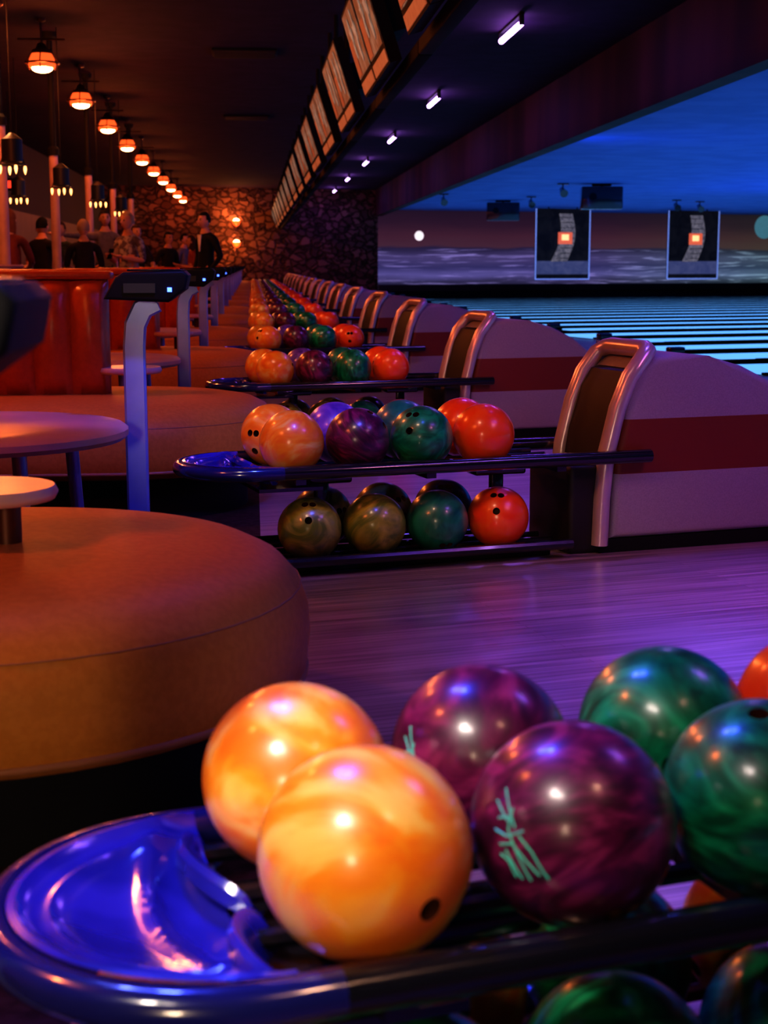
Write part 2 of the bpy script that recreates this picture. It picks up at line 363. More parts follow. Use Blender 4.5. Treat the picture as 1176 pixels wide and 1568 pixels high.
# ------------------------------------------------------------------ ball return
def stadium(x0,x1,cy,ry,z,n=24,xs=None):
    xs = xs or [x1+(x0+ry-x1)*i/5 for i in range(1,5)]
    p=[(x1,cy-ry,z)]+[(x,cy-ry,z) for x in xs]
    for i in range(n+1):
        a=-pi/2-pi*i/n
        p.append((x0+ry+ry*cos(a),cy+ry*sin(a),z))
    p+=[(x,cy+ry,z) for x in xs[::-1]]
    p.append((x1,cy+ry,z)); return p
ZU=.44; ZL=.145; CY=.12
def build_return():
    b=MB()
    V=b.tube(stadium(-.35,1.30,CY,.225,.352,24,[.9,.5,.1,-.06]),.024,'black',12)
    ni=b.mi('nosereflect')
    for r in V:
        for v in r:
            for f in v.link_faces:
                if f.calc_center_median().x<-.062: f.material_index=ni
    for ly in (0,.24):
        for d in (-.062,.062):
            b.tube([(-.1,ly+d,ZU-.106),(1.02,ly+d,ZU-.106)],.012,'black',8)
    for lx in (.0,.46,.95):
        b.box((lx,CY,.320),(.035,.45,.018),'black')
    b.box((-.02,CY,.29),(.22,.36,.012),'black')
    b.tube(stadium(-.24,1.0,CY,.215,.05),.018,'black',10)
    for ly in (0,.24):
        for d in (-.06,.06):
            b.tube([(-.1,ly+d,ZL-.106),(1.0,ly+d,ZL-.106)],.011,'black',8)
    b.box((.45,CY,.013),(1.0,.3,.026),'blackmat',.006)
    for lx in (.14,.80):
        b.box((lx,CY,.185),(.05,.03,.30),'black',.008)
        b.box((lx,CY,.30),(.2,.09,.035),'black',.01)
    b.box((1.09,CY,.16),(.16,.34,.32),'hooddark',.02)
    # nose dish: broad lobe, low crossing ridge, scoop next to the balls
    rings=[]
    for i in range(29):
        r=i/28; ring=[]
        for j in range(57):
            a=-pi/2+pi*j/56
            x=-.100-.240*r*cos(a); y=CY+.220*r*sin(a)
            e=max(0,1-r**4)
            z=.374-.046*(1-r*r)+.006*math.exp(-((r-.82)/.03)**2)+.007*math.exp(-((r-.97)/.025)**2)
            yn=(y-CY)/.220; xr=-.190+.05*yn*yn
            z+=e*(.013*math.exp(-((x-xr)/.014)**2))
            if x>xr: z-=.014*min(1,(x-xr)/.04)*e
            ring.append(Vector((x,y,z)))
        rings.append(ring)
    V=[[b.bm.verts.new(p) for p in r] for r in rings]; fs=[]
    for i in range(28):
        for j in range(56): fs.append(b.bm.faces.new((V[i][j],V[i][j+1],V[i+1][j+1],V[i+1][j])))
    b._tag(fs,'dish')
    for ly,a0,a1 in ((0,128,226),(.24,134,232)):
        R=[]
        for j in range(33):
            t=j/32; a=radians(a0+(a1-a0)*t); c,s_=cos(a),sin(a); q=sin(pi*t)**.5
            h=.335+.035*q
            R.append([Vector((r*c, ly+r*s_, z)) for r,z in [(.100,.318),(.116,h-.012),(.126,h),(.133,h+.004),(.139,h-.003),(.140,h-.02),(.112,.312)]])
        b.rings(R,'dish')
    prof=[(1.17,.05),(1.185,.35),(1.235,.56),(1.28,.655),(1.34,.70),(1.42,.712),(1.55,.70),(1.70,.66),(1.85,.59),(1.97,.50),(2.06,.38),(2.10,.25),(2.11,.05)]
    b.prism_y(prof,CY-.19,CY+.19,'hood',.028)
    b.box((1.63,CY,.025),(1.0,.36,.05),'blackmat')
    b.prism_y([(1.14,.33),(1.155,.42),(1.205,.58),(1.245,.645),(1.30,.66),(1.28,.3)],CY-.13,CY+.13,'hooddark')
    near=[(1.13,.03),(1.135,.20),(1.15,.36),(1.19,.52),(1.235,.63),(1.29,.70)]
    pts=[(x,CY-.175,z) for x,z in near]+[(1.315,CY-.155,.718),(1.325,CY-.12,.725)]
    pts+= [(x,2*CY-y,z) for x,y,z in pts[::-1]]
    b.tube(pts,.034,'chrome',12,flat=(1,.9))
    return b
RY0=1.404; RX0=.105; NR=16
ret=build_return().finish('ball_return',(RX0,RY0,0),BETA,35)
for k in range(1,NR): inst(ret,'ball_return',(RX0+ (.02 if k else 0),RY0+S*k,0))
rv=Vector((.997,-.08,0)); uv_=Vector((.03,.39,.92)); fv=Vector((.07,.92,-.39))
def cd(a,b_,c): return rv*a+uv_*b_-fv*c
SP=.232
up_cols=['b_orange','b_purple','b_green','b_red']
def far_balls():
    b=MB()
    for r,ly in enumerate((0,.24)):
        for i in range(4):
            b.sphere((i*SP,ly,ZU),.108,up_cols[i],24,14)
            b.sphere((.06+i*SP,ly,ZL),.108,['b_olive','b_dolive','b_teal','b_red'][i],20,12)
    return b
fb=None
for k in range(NR):
    O=Vector((RX0+(.02 if k else 0),RY0+S*k,0))
    if k<4:
        for i in range(4):
            d1=d2=None; th=None
            if k==0:
                d1=[cd(.85,-.5,-.1),cd(.3,-.8,.2),cd(.03,.69,.70),cd(0,.5,.6)][i]
                d2=[cd(-.3,-.3,-.9),cd(.5,-.6,-.5),cd(-.5,-.8,.1),cd(.3,.9,0)][i]
                if i==0: th=cd(.58,-.50,.64)
            if k==1:
                d1=[cd(.2,.2,-.9),cd(.5,.6,.4),cd(-.35,.35,.85),cd(.1,.3,-.9)][i]
            ball(O+lane_off(i*SP,0)+Vector((0,0,ZU)),up_cols[i],d1,[0,0,.1,0][i],th)
            c2=up_cols[i] if k==0 else ['b_orange','b_violet','b_teal','b_red'][i]
            ball(O+lane_off(i*SP+[0,.0,.02,.02][i],.24)+Vector((0,0,ZU)),c2,d2,0,cd(-.10,-.45,.88) if (k==0 and i==2) else None)
            lf=['b_olive','b_olive','b_teal','b_red'][i]; lb=['b_black','b_dolive','b_dolive','b_black'][i]
            if k==0: lf=['b_green','b_green','b_green','b_orange'][i]; lb=['b_orange','b_orange','b_green','b_orange'][i]
            ball(O+lane_off(.06+i*SP,0)+Vector((0,0,ZL)),lf,cd([0,.1,.2,-.1][i],[.4,.1,-.9,.35][i],[.8,-.9,.2,.85][i]))
            if k==0 or i>0: ball(O+lane_off([-.16,.06,.29,.525][i]+.12*(i>0),.24)+Vector((0,0,ZL)),lb)
    else:
        if fb is None: fb=far_balls().finish('bowling_balls',O,BETA,0); [setattr(p,'use_smooth',True) for p in fb.data.polygons]
        else: inst(fb,'bowling_balls',O)
def scratches(center,basis_a,basis_b,c,name,sz):
    e=MB()
    strokes=[[(-.9,.9),(-.3,.3)],[(-.5,1.15),(-.05,.15)],[(-1.,.1),(-.4,-.05),(.2,.1)],[(-.8,-.3),(-.2,-.2),(.45,-.85)],[(-.1,.6),(-.3,.1),(-.05,-.5),(.15,-1.1)],[(-.9,-.6),(-.5,-.7),(-.4,-1.2)],[(-.55,-.4),(-.15,-1.15)],[(.05,.0),(.35,-.3),(.65,-.9)],[(-.75,.4),(-.2,.4)]]
    for st in strokes:
        pts=[]
        for i in range(len(st)-1):
            for t in range(6 if i==len(st)-2 else 5):
                u=t/5; p=(st[i][0]*(1-u)+st[i+1][0]*u, st[i][1]*(1-u)+st[i+1][1]*u)
                d=(rv*(basis_a+p[0]*sz)+uv_*(basis_b+p[1]*sz)-fv*c).normalized()
                pts.append(d*.1079)
        e.tube(pts,.0013,'logo',6)
    return e.finish(name,center)
O=Vector((RX0,RY0,0))
for bl in [o for o in bpy.data.objects if o.name.startswith('bowling_ball')]:
    for (lx,ly,a,bb,c,sz) in [(SP,0,-.66,-.14,.82,.46),(SP,.24,-.78,-.2,.7,.46)]:
        if (bl.location-(O+lane_off(lx,ly)+Vector((0,0,ZU)))).length<.01:
            s_=scratches((0,0,0),a,bb,c,'engraving',sz)
            s_.parent=bl; s_.matrix_parent_inverse=(bl.rotation_quaternion.to_matrix().to_4x4()).inverted()

# ------------------------------------------------------------------ seating islands
def capsule(x0,x1,r,z,off,n=24):
    R=r+off; p=[]
    for i in range(n+1):
        a=-pi/2+pi*i/n; p.append(Vector((x1+R*cos(a),R*sin(a),z)))
    for i in range(n+1):
        a=pi/2+pi*i/n; p.append(Vector((x0+R*.35*cos(a),R*sin(a),z)))
    return p
def build_island():
    b=MB(); x0=-.95; x1=0; r=.66
    prof=[(-.10,.175),(-.035,.19),(-.008,.22),(.0,.28),(-.004,.34),(-.020,.39),(-.055,.43),(-.11,.457),(-.19,.47),(-.35,.476),(-.55,.478)]
    b.rings([capsule(x0,x1,r,z,o) for o,z in prof],'vinyl')
    b.rings([capsule(x0,x1,r,z,o) for o,z in [(-.14,0),(-.14,.18)]],'blackmat')
    b.tube(capsule(x0,x1,r,.212,-.010),.0075,'piping',6,closed=True)
    b.tube(capsule(x0,x1,r,.388,-.019),.0018,'piping',6,closed=True)
    rings=[]; xa,xb=-1.15,-.06; N=140; w=.156
    for i in range(N+1):
        x=xa+(xb-xa)*i/N; bl=.055*abs(sin(pi*(x-xa)/w))**.6
        e=min(1,(min(x-xa,xb-x))/.03+.35)
        h=[(.055,.47),(.06+bl,.55),(.065+bl,.75),(.055+bl,.90),(.04+bl*.5,.955),(.0,.97)]
        loop=[Vector((x,-y*e,z)) for y,z in h]+[Vector((x,y*e,z)) for y,z in h[-2::-1]]
        rings.append(loop)
    b.rings(rings,'vinylred')
    b.box(((xa+xb)/2,0,.98),(xb-xa+.04,.15,.035),'vinylred',.015)
    b.tube([(.06,-.02,.47),(.06,-.02,.58)],.028,'bronze',14)
    b.lathe([(.02,.555),(.135,.565),(.142,.578),(.135,.592),(.02,.594)],'laminate',(.02,-.02,0),32)
    return b
isl=build_island().finish('banquette_seat',(-.55,2.97,0),0,60)
for k in range(1,16): inst(isl,'banquette_seat',(-.55,2.97+S*k,0))
def build_table():
    b=MB()
    b.lathe([(.3,.482),(.485,.486),(.50,.50),(.50,.518),(.485,.53),(.3,.532)],'laminate',n=40)
    for a in (35,125,215,305):
        c,s_=cos(radians(a)),sin(radians(a))
        b.tube([(.36*c,.36*s_,.49),(.38*c,.38*s_,.2),(.40*c,.40*s_,.0)],.022,'postblue',10)
    b.tube([(.37*cos(2*pi*i/24),.37*sin(2*pi*i/24),.2) for i in range(24)],.01,'postblue',6,closed=True)
    return b
tb=build_table().finish('low_round_table',(-.89,4.66,0))
for k in (1,2,3): inst(tb,'low_round_table',(-.89,4.66+S*k,0))
def build_console():
    b=MB()
    path=[(0,0,0),(0,0,.4),(0,0,.76),(.006,0,.83),(.03,0,.88),(.075,0,.905)]
    R=[]
    for i,(x,y,z) in enumerate(path):
        a=[0,0,0,.25,.7,1.1][i]; w=.036; d=.022
        ring=[]
        for u,v in [(-1,-.7),(-.8,-1),(.8,-1),(1,-.7),(1,.7),(.8,1),(-.8,1),(-1,.7)]:
            ring.append(Vector((x+w*u*cos(a), y+d*v, z-w*u*sin(a))))
        R.append(ring)
    b.rings(R,'postblue')
    b.box((0,0,.01),(.16,.12,.02),'postblue',.006)
    prof=[(-.085,.915),(-.045,.985),(-.02,1.0),(.17,1.005),(.185,.99),(.175,.945),(.12,.905)]
    b.prism_y(prof,-.12,.12,'conblack',.01)
    b.box((.075,0,1.006),(.17,.18,.006),'glass',.002)
    b.box((.125,-.123,.945),(.014,.008,.014),'led')
    b.box((.03,-.124,.95),(.10,.006,.03),'dark')
    return b
cs=build_console().finish('scoring_console',(-.385,4.92,0))
for k in range(-1,15):
    if k!=0: inst(cs,'scoring_console',(-.385,4.92+S*k,0))

# ------------------------------------------------------------------ lanes
def build_lane():
    b=MB(); x0=4.95; x1=23.6
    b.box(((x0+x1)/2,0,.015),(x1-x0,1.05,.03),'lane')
    for s_ in (-1,1):
        prof=[(.525,.028),(.56,.012),(.61,.004),(.68,.004),(.73,.012),(.765,.028),(.765,.002),(.525,.002)]
        R=[[Vector((x,s_*y,z)) for y,z in prof] for x in (x0,x1)]
        b.rings(R,'gutter')
        b.box(((x0+x1)/2,s_*.805,.03),(x1-x0,.08,.06),'divider',.004)
    b.box((x0-.02,0,.004),(.05,1.05,.008),'blackmat')
    b.box((x0-.02,.80,.05),(.2,.12,.1),'black',.02)
    return b
ln=None
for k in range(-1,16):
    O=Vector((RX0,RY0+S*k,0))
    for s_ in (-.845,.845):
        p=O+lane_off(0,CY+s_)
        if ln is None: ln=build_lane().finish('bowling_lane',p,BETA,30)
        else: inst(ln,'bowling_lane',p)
# ------------------------------------------------------------------ overhead score monitors
def build_monitor():
    b=MB()
    up=Vector((-.21,0,.66)).normalized(); n=Vector((-up.z,0,up.x)).normalized()
    Hh=.70
    def P(u,v,w): return Vector((0,u,0))+up*v+n*w
    def slab(u0,u1,v0,v1,w0,w1,k):
        R=[[P(u,v0,w0),P(u,v1,w0),P(u,v1,w1),P(u,v0,w1)] for u in (u0,u1)]; b.rings(R,k)
    def fig(c,v,s):
        pts=[(0,-1),(.35,-.6),(.2,0),(.75,.45),(.3,.45),(.18,.7),(.2,1),(-.1,1.05),(-.2,.7),(-.5,.2),(-.75,.5),(-.55,-.1),(-.25,-.2),(-.4,-.9)]
        R=[[P(c+x*.17*s,v+y*.2*s,w) for x,y in pts] for w in (.009,.013)]; b.rings(R,'scr_figure')
    for c in (-.57,.57):
        slab(c-.55,c+.55,0,Hh,-.09,0,'blackmat')
        slab(c-.50,c+.50,.15,.67,0,.006,'scr_art')
        slab(c-.50,c+.50,.02,.11,0,.007,'scr_orange')
        slab(c+.20,c+.48,.16,.45,.006,.010,'scr_red')
        fig(c-.22,.42,1.); fig(c+.12,.44,.8)
    slab(-1.05,1.05,.2,.45,-.2,-.09,'blackmat')
    for u in (-.7,.7):
        p=P(u,.35,-.16); b.tube([p,(p.x,p.y,1.51)],.03,'blackmat',8)
    b.box((.18,0,.02),(.1,3.46,.1),'blackmat',.01)
    b.box((.2,0,1.0),(.05,.05,1.0),'blackmat')
    return b
mon=build_monitor().finish('overhead_score_monitor',(1.0,11.95,2.44),0,30)
for k in range(-3,14):
    if k!=0: inst(mon,'overhead_score_monitor',(1.0,11.95+S*k,2.44))
def build_uv():
    b=MB(); b.box((0,0,-.015),(.05,1.6,.03),'blackmat',.005)
    b.tube([(0,-.7,-.12),(0,.7,-.12)],.035,'uv',12)
    for s_ in (-.73,.73): b.box((0,s_,-.08),(.06,.05,.12),'dark',.01)
    return b
uvb=build_uv().finish('uv_tube_light',(3.2,18.6,ZC-.002))
uvY=[18.6+7.78*k for k in range(-3,6)]
for y in uvY:
    if abs(y-18.6)>.1 and y<57.6: inst(uvb,'uv_tube_light',(3.2,y,ZC-.002))
def build_pendant():
    b=MB()
    top=ZC-3.37
    b.lathe([(.06,top),(.06,top-.03),(.015,top-.05)],'bronze')
    b.tube([(0,0,top-.04),(0,0,.24)],.012,'bronze',8)
    b.lathe([(.02,.30),(.05,.28),(.07,.23),(.115,.21),(.12,.17),(.06,.17)],'bronze')
    b.lathe([(.115,.18),(.15,.11),(.165,.04),(.155,.01),(.14,.005),(.145,.04),(.13,.11),(.10,.17)],'amberglass')
    b.tube([(.20*cos(2*pi*i/24),.20*sin(2*pi*i/24),.06) for i in range(24)],.012,'bronze',6,closed=True)
    for a in range(4):
        c_,s_=cos(a*pi/2),sin(a*pi/2); b.tube([(.11*c_,.11*s_,.20),(.20*c_,.20*s_,.06),(.15*c_,.15*s_,-.02)],.008,'bronze',6)
    b.sphere((0,0,-.0),.125,'warmglow',18,10,(1,1,.42))
    b.tube([(-.28,0,.34),(.28,0,.34)],.012,'bronze',8)
    return b
pd=build_pendant().finish('pendant_lamp',(-2.48,18.8,3.37))
for k in range(-4,10):
    if k!=0: inst(pd,'pendant_lamp',(-2.48,18.8+4.16*k,3.37))
def build_column():
    b=MB()
    b.lathe([(.13,0),(.13,.12),(.085,.16),(.062,.2),(.058,2.42)],'col')
    b.lathe([(.075,2.42),(.075,2.50),(.04,2.54),(.035,ZC-.1),(.09,ZC-.06),(.10,ZC)],'blackmat')  # upper shaft made black to stand for the shade up there
    return b
cl=build_column().finish('column',(-2.52,15.7,0))
for k in (1,2,3,4): inst(cl,'column',(-2.52,15.7+4.16*k,0))
def build_lantern():
    b=MB()
    b.tube([(0,0,.28),(0,0,ZC-2.02)],.006,'blackmat',6)
    b.lathe([(.02,.30),(.07,.26),(.10,.24),(.10,.03),(.085,.02),(.085,.2),(.02,.22)],'dark')
    b.tube([(.13*cos(2*pi*i/20),.13*sin(2*pi*i/20),-.0) for i in range(20)],.008,'dark',6,closed=True)
    for a in range(4):
        c,s_=cos(a*pi/2+.4),sin(a*pi/2+.4)
        b.tube([(.09*c,.09*s_,.08),(.12*c,.12*s_,0),(.12*c,.12*s_,-.03)],.008,'dark',6)
        b.lathe([(.002,.0),(.013,-.015),(.016,-.04),(.010,-.07),(.002,-.09)],'flame',(.12*c,.12*s_,0),10)
    return b
lt=build_lantern().finish('hanging_lantern',(-2.28,14.9,1.98))
for x,y in [(-2.35,19.2),(-2.3,23.2),(-2.3,27.3),(-3.3,22.0)]: inst(lt,'hanging_lantern',(x,y,1.98))
b=MB(); b.box((0,0,0),(.34,.05,.2),'blackmat',.01); b.box((0,-.03,0),(.28,.01,.12),'exit'); b.tube([(0,0,.1),(0,0,ZC-2.4)],.01,'blackmat',6); b.finish('exit_sign',(-4.1,26.5,2.4))
def build_sconce():
    b=MB(); b.box((0,-.03,0),(.14,.06,.3),'bronze',.02)
    b.tube([(0,-.05,0),(0,-.16,-.03),(0,-.2,.05)],.015,'bronze',8)
    b.lathe([(.03,.05),(.12,.12),(.17,.24),(.16,.26),(.10,.13),(.02,.08)],'amberglass',(0,-.2,0))
    b.sphere((0,-.2,.22),.13,'warmglow',12,8)
    return b
sc=build_sconce().finish('wall_sconce',(-.6,wy(-.6)-.0,2.45),BETA)
inst(sc,'wall_sconce',(-.6,wy(-.6),1.65)); inst(sc,'wall_sconce',(-4.6,wy(-4.6),2.4))
b=MB(); b.box((0,0,-.015),(.9,.7,.03),'blackmat',.008)
for i in range(7): b.box((0,-.3+.1*i,-.035),(.84,.02,.03),'dark')
v=b.finish('ceiling_vent',(-.05,21.4,ZC)); inst(v,'ceiling_vent',(-.05,30.5,ZC))
def build_proj():
    b=MB(); b.box((0,0,-.38),(1.1,.6,.6),'black',.03); b.box((0,0,-.03),(.5,.3,.05),'blackmat'); b.tube([(0,0,-.02),(0,0,-.15)],.04,'black')
    b.tube([(-.25,-.27,-.35),(-.25,-.33,-.35)],.1,'glass',16); return b
pj=build_proj().finish('ceiling_projector',(9.45,40.2,ZB),radians(-8)); inst(pj,'ceiling_projector',(8.5,50.5,ZB)); 
def build_spot():
    b=MB(); b.box((0,0,-.02),(.3,.12,.04),'black',.01); b.tube([(0,0,-.03),(0,0,-.16)],.02,'black',8)
    b.tube([(.0,.12,-.16),(.0,-.18,-.28)],[.07,.11],'black',14); return b
sl=build_spot().finish('ceiling_spotlight',(8.35,40.0,ZB))
for x,y in [(8.9,47.5),(14.2,49.5),(15.3,50.5),(5.9,46.)]: inst(sl,'ceiling_spotlight',(x,y,ZB))
def build_display():
    b=MB(); w=1.13; z0=.50; z1=3.14
    b.box((0,0,(z0+z1)/2),(2*w,.08,z1-z0),'scr_dark')
    for x in (-w,w): b.box((x,-.045,(z0+z1)/2),(.04,.02,z1-z0),'scr_edge')
    b.box((0,-.045,z0+.02),(2*w,.02,.04),'scr_edge')
    b.box((0,-.045,z0+.45),(2*w-.08,.012,.5),'scr_band')
    R=[]
    for i in range(15):
        t=i/14; z=1.18+t*1.78; x=.0+.22*sin(t*pi)-.16*(1-t)+.1*t; hw=.34-.06*t
        R.append([Vector((x-hw,-.05,z)),Vector((x+hw,-.05,z)),Vector((x+hw,-.062,z)),Vector((x-hw,-.062,z))])
    b.rings(R,'scr_grey')
    for i in range(9):
        z=1.3+i*.19
        b.box((.02+.2*sin((z-1.18)/1.78*pi)-.03,-.066,z),(.56,.006,.022),'scr_dark')
    b.box((.08,-.074,2.05),(.60,.008,.44),'scr_glow',.003)
    b.box((.08,-.082,2.08),(.30,.008,.22),'scr_glow2',.003)
    for x in (-.6,.6): b.tube([(x,0,z1),(x,0,ZB)],.03,'black',8)
    return b
ds=build_display().finish('hanging_lane_display',(11.75,56.2,0),BETA,30); inst(ds,'hanging_lane_display',(17.25,57.7,0))
b=MB(); b.lathe([(.05,0),(.26,.0),(.26,.02),(.04,.05),(.035,.98),(.1,1.0),(.33,1.0),(.34,1.015),(.33,1.03),(.02,1.03)],'laminate',n=32); ht=b.finish('high_top_table',(-2.3,13.2,0))
inst(ht,'high_top_table',(-3.6,17.2,0)); inst(ht,'high_top_table',(-3.1,20.9,0))
b=MB(); b.lathe([(.2,0),(.2,.02),(.03,.05),(.03,.66)],'chrome',n=24); b.lathe([(.02,.65),(.17,.66),(.19,.69),(.17,.72),(.02,.73)],'vinylred',n=24); bs=b.finish('bar_stool',(-2.72,17.3,0)); inst(bs,'bar_stool',(-2.75,20.2,0))

# ------------------------------------------------------------------ people
def cloth(n,c,c2=None): return pmat(n,c,.8,col2=c2,scale=14,lo=.45,hi=.55,spec=.2)
SK=pmat('skin',(.62,.28,.17),.5); SHOE=pmat('shoe_leather',(.03,.02,.02),.4); EYEM=pmat('eye',(.02,.015,.01),.2); LIP=pmat('lips',(.45,.12,.1),.5)
def person(name,loc,rz,H,arms,shirt,pants,hair,longhair=False,sleeve='short',seated=False,lean=0.,extra=None):
    k=H/1.75
    J=[(0,0,.95),(0,-.0,1.09),(0,-.0-lean*.5,1.28),(0,.01-lean,1.42),(0,-.0-lean*1.1,1.50),(0,-.015-lean*1.15,1.58),
       (-.18,.01-lean,1.405),(.18,.01-lean,1.405)]
    R=[(.15,.115),(.135,.10),(.155,.11),(.11,.085),(.056,.056),(.052,.055),(.062,.062),(.062,.062)]
    E=[(0,1),(1,2),(2,3),(3,4),(4,5),(3,6),(3,7)]
    for i,(sx,(el,wr)) in enumerate(zip((-1,1),arms)):
        a=len(J); J+= [el,wr]; R+=[(.045,.045),(.028,.03)]; E+=[(6+i,a),(a,a+1)]
    for sx in (-1,1):
        a=len(J)
        if seated: J+=[(sx*.10,-.02,.92),(sx*.14,-.42,.90),(sx*.14,-.44,.48),(sx*.15,-.58,.44)]
        else: J+=[(sx*.095,0,.88),(sx*.11,-.02,.50),(sx*.12,.02,.085),(sx*.13,-.13,.04)]
        R+=[(.092,.09),(.062,.062),(.042,.045),(.042,.032)]; E+=[(0,a),(a,a+1),(a+1,a+2),(a+2,a+3)]
    me=bpy.data.meshes.new('t'); me.from_pydata(J,E,[]); o=bpy.data.objects.new('t',me); scene.collection.objects.link(o)
    sm=o.modifiers.new('s','SKIN'); sm.use_smooth_shade=True
    sd=o.modifiers.new('d','SUBSURF'); sd.levels=2; sd.render_levels=2
    for i,v in enumerate(me.skin_vertices[0].data): v.radius=R[i]; v.use_root=(i==0)
    dg=bpy.context.evaluated_depsgraph_get(); dg.update()
    bm_me=bpy.data.meshes.new_from_object(o.evaluated_get(dg)); bpy.data.objects.remove(o)
    b=MB(); ks,kp,kk,kh=[b.mi(m) for m in (shirt,pants,SK,SHOE)]
    b.bm.from_mesh(bm_me)
    JV=[Vector(j) for j in J]
    def segd(p,a,c):
        ab=c-a; t=max(0,min(1,(p-a).dot(ab)/ab.length_squared)); return (p-(a+ab*t)).length,t
    for f in b.bm.faces:
        p=f.calc_center_median(); best=min(range(len(E)),key=lambda i:segd(p,JV[E[i][0]],JV[E[i][1]])[0]); e=E[best]; t=segd(p,JV[e[0]],JV[e[1]])[1]
        m=ks
        if e in ((4,5),) or (e==(3,4) and t>.6): m=kk
        elif e in ((8,9),(10,11)): m=kk if (sleeve=='short' or t>.9) else ks
        elif e[0]>=12 or (e[0]==0 and e[1]>=12): m=kp
        elif best==0 and p.z<.97: m=kp
        if e in ((14,15),(18,19)): m=kh
        f.material_index=m
    hc=Vector((0,-.03-lean*1.2,1.655))
    vs=b.sphere(hc,1,SK,24,18,(.074,.092,.115))
    for v in vs:
        d=v.co-hc; fz=d.z/.115
        if fz<0: v.co.x=hc.x+d.x*(1+fz*.28); v.co.y=hc.y+d.y*(1+fz*.12)
        if d.y<-.07 and -.4<fz<.15 and abs(d.x)<.022: v.co.y-=.02*(1-abs(d.x)/.022)*(1-(fz+.12)**2*5)
    b.tube([hc+Vector((0,-.085,.02)),hc+Vector((0,-.112,-.018)),hc+Vector((0,-.09,-.03))],[.008,.014,.008],SK,8)
    for sx in (-1,1):
        b.sphere(hc+Vector((sx*.03,-.083,.012)),.010,EYEM,8,6)
        b.sphere(hc+Vector((sx*.075,.005,-.005)),1,SK,10,8,(.010,.02,.03))
        b.tube([hc+Vector((sx*.018,-.09,.032)),hc+Vector((sx*.045,-.078,.032))],.004,hair,6)
    b.tube([hc+Vector((-.02,-.083,-.058)),hc+Vector((0,-.088,-.056)),hc+Vector((.02,-.083,-.058))],[.003,.006,.003],LIP,8)
    hv=b.sphere(hc+Vector((0,.012,.014)),1,hair,24,18,(.084,.098,.118))
    dele=[v for v in hv if (v.co-hc).y<-.028 and (v.co-hc).z<.055 or ((v.co-hc).z<(-.03 if not longhair else -.2))]
    bmesh.ops.delete(b.bm,geom=dele,context='VERTS')
    if longhair:
        b.rings([[hc+Vector((rx*cos(a),.03+ry*sin(a),z)) for a in [2*pi*i/14 for i in range(14)]] for rx,ry,z in [(.07,.06,.06),(.088,.072,-.02),(.095,.07,-.10),(.085,.055,-.17),(.04,.03,-.2)]],hair)
    for (el,wr),sx in zip(arms,(-1,1)):
        el=Vector(el); wr=Vector(wr); d=(wr-el).normalized(); sd_=d.cross(Vector((0,0,1)))
        if sd_.length<.2: sd_=Vector((0,1,0)).cross(d)
        sd_.normalize(); nn=d.cross(sd_)
        b.tube([wr,wr+d*.04,wr+d*.09],[.024,.036,.032],SK,10,flat=(.6,1) )
        for i,(off,ln_) in enumerate([(-.026,.065),(-.009,.078),(.009,.073),(.026,.055)]):
            p=wr+d*.085+sd_*off; b.tube([p,p+d*ln_*.5-nn*.006,p+d*ln_*.85-nn*.025],[.009,.0085,.006],SK,6)
        p=wr+d*.035-sd_*.028; b.tube([p,p+d*.03-sd_*.02,p+d*.06-sd_*.025],[.011,.009,.007],SK,6)
    if extra: extra(b)
    for v in b.bm.verts: v.co*=k
    zs=min(v.co.z for v in b.bm.verts) if not seated else 0
    return b.finish(name,(loc[0],loc[1],loc[2]-zs),rz,60)
down=(((-.23,.02,1.13),(-.24,-.04,.87)),((.23,.02,1.13),(.24,-.04,.87)))
phone=(((-.24,.0,1.15),(-.10,-.26,1.20)),((.24,.0,1.15),(.10,-.26,1.20)))
point=(((-.45,-.06,1.42),(-.70,-.12,1.44)),((.23,.02,1.13),(.2,-.12,.92)))
pocket=(((-.27,.06,1.15),(-.2,-.08,.95)),((.27,.06,1.15),(.2,-.08,.95)))
tabl=(((-.24,-.1,1.16),(-.12,-.36,1.10)),((.24,-.1,1.16),(.12,-.36,1.10)))
suit=cloth('dark_suit',(.01,.01,.014)); white=cloth('white_shirt',(.7,.6,.6)); pale=cloth('pale_pattern_shirt',(.48,.44,.46),(.14,.11,.15)); blk=cloth('black_tshirt',(.02,.015,.02)); jean=cloth('denim',(.03,.04,.08)); redsh=cloth('rust_shirt',(.28,.05,.03)); grey=cloth('grey_shirt',(.16,.13,.16))
grn=cloth('olive_shirt',(.10,.11,.06),(.05,.05,.03))
hb=cloth('black_hair',(.01,.008,.006)); hg=cloth('grey_blond_hair',(.40,.27,.18)); hr=cloth('auburn_hair',(.24,.07,.025)); hbr=cloth('brown_hair',(.05,.02,.012))
def collar(b):
    b.rings([[Vector((x,-.118,z)),Vector((-x,-.118,z)),Vector((-x,-.105,z)),Vector((x,-.105,z))] for x,z in [(.006,1.22),(.03,1.36),(.045,1.46)]],white)
def phone_(b): b.box((0,-.36,1.24),(.075,.012,.14),'glass',.003,Matrix.Rotation(radians(-25),3,'X'))
person('man_in_suit',(-.66,22.2,0),radians(-52),1.78,pocket,suit,suit,hb,sleeve='long',extra=collar)
person('standing_woman',(-1.50,18.7,0),radians(-35),1.66,phone,pale,jean,hg,extra=phone_)
person('standing_man',(-2.0,18.35,0),radians(190),1.56,tabl,blk,jean,hg,lean=.05)
person('pointing_man',(-2.15,22.6,0),radians(10),1.82,point,grey,jean,hb,sleeve='long')
person('seated_woman',(-2.72,17.3,.73-.85*.95+.04),radians(170),1.66,tabl,redsh,jean,hr,longhair=True,seated=True)
person('seated_man',(-2.75,20.2,.73-.85*.95+.04),radians(150),1.66,tabl,blk,jean,hb,seated=True)
person('standing_man',(-1.42,26.0,0),radians(40),1.58,pocket,blk,jean,hb)
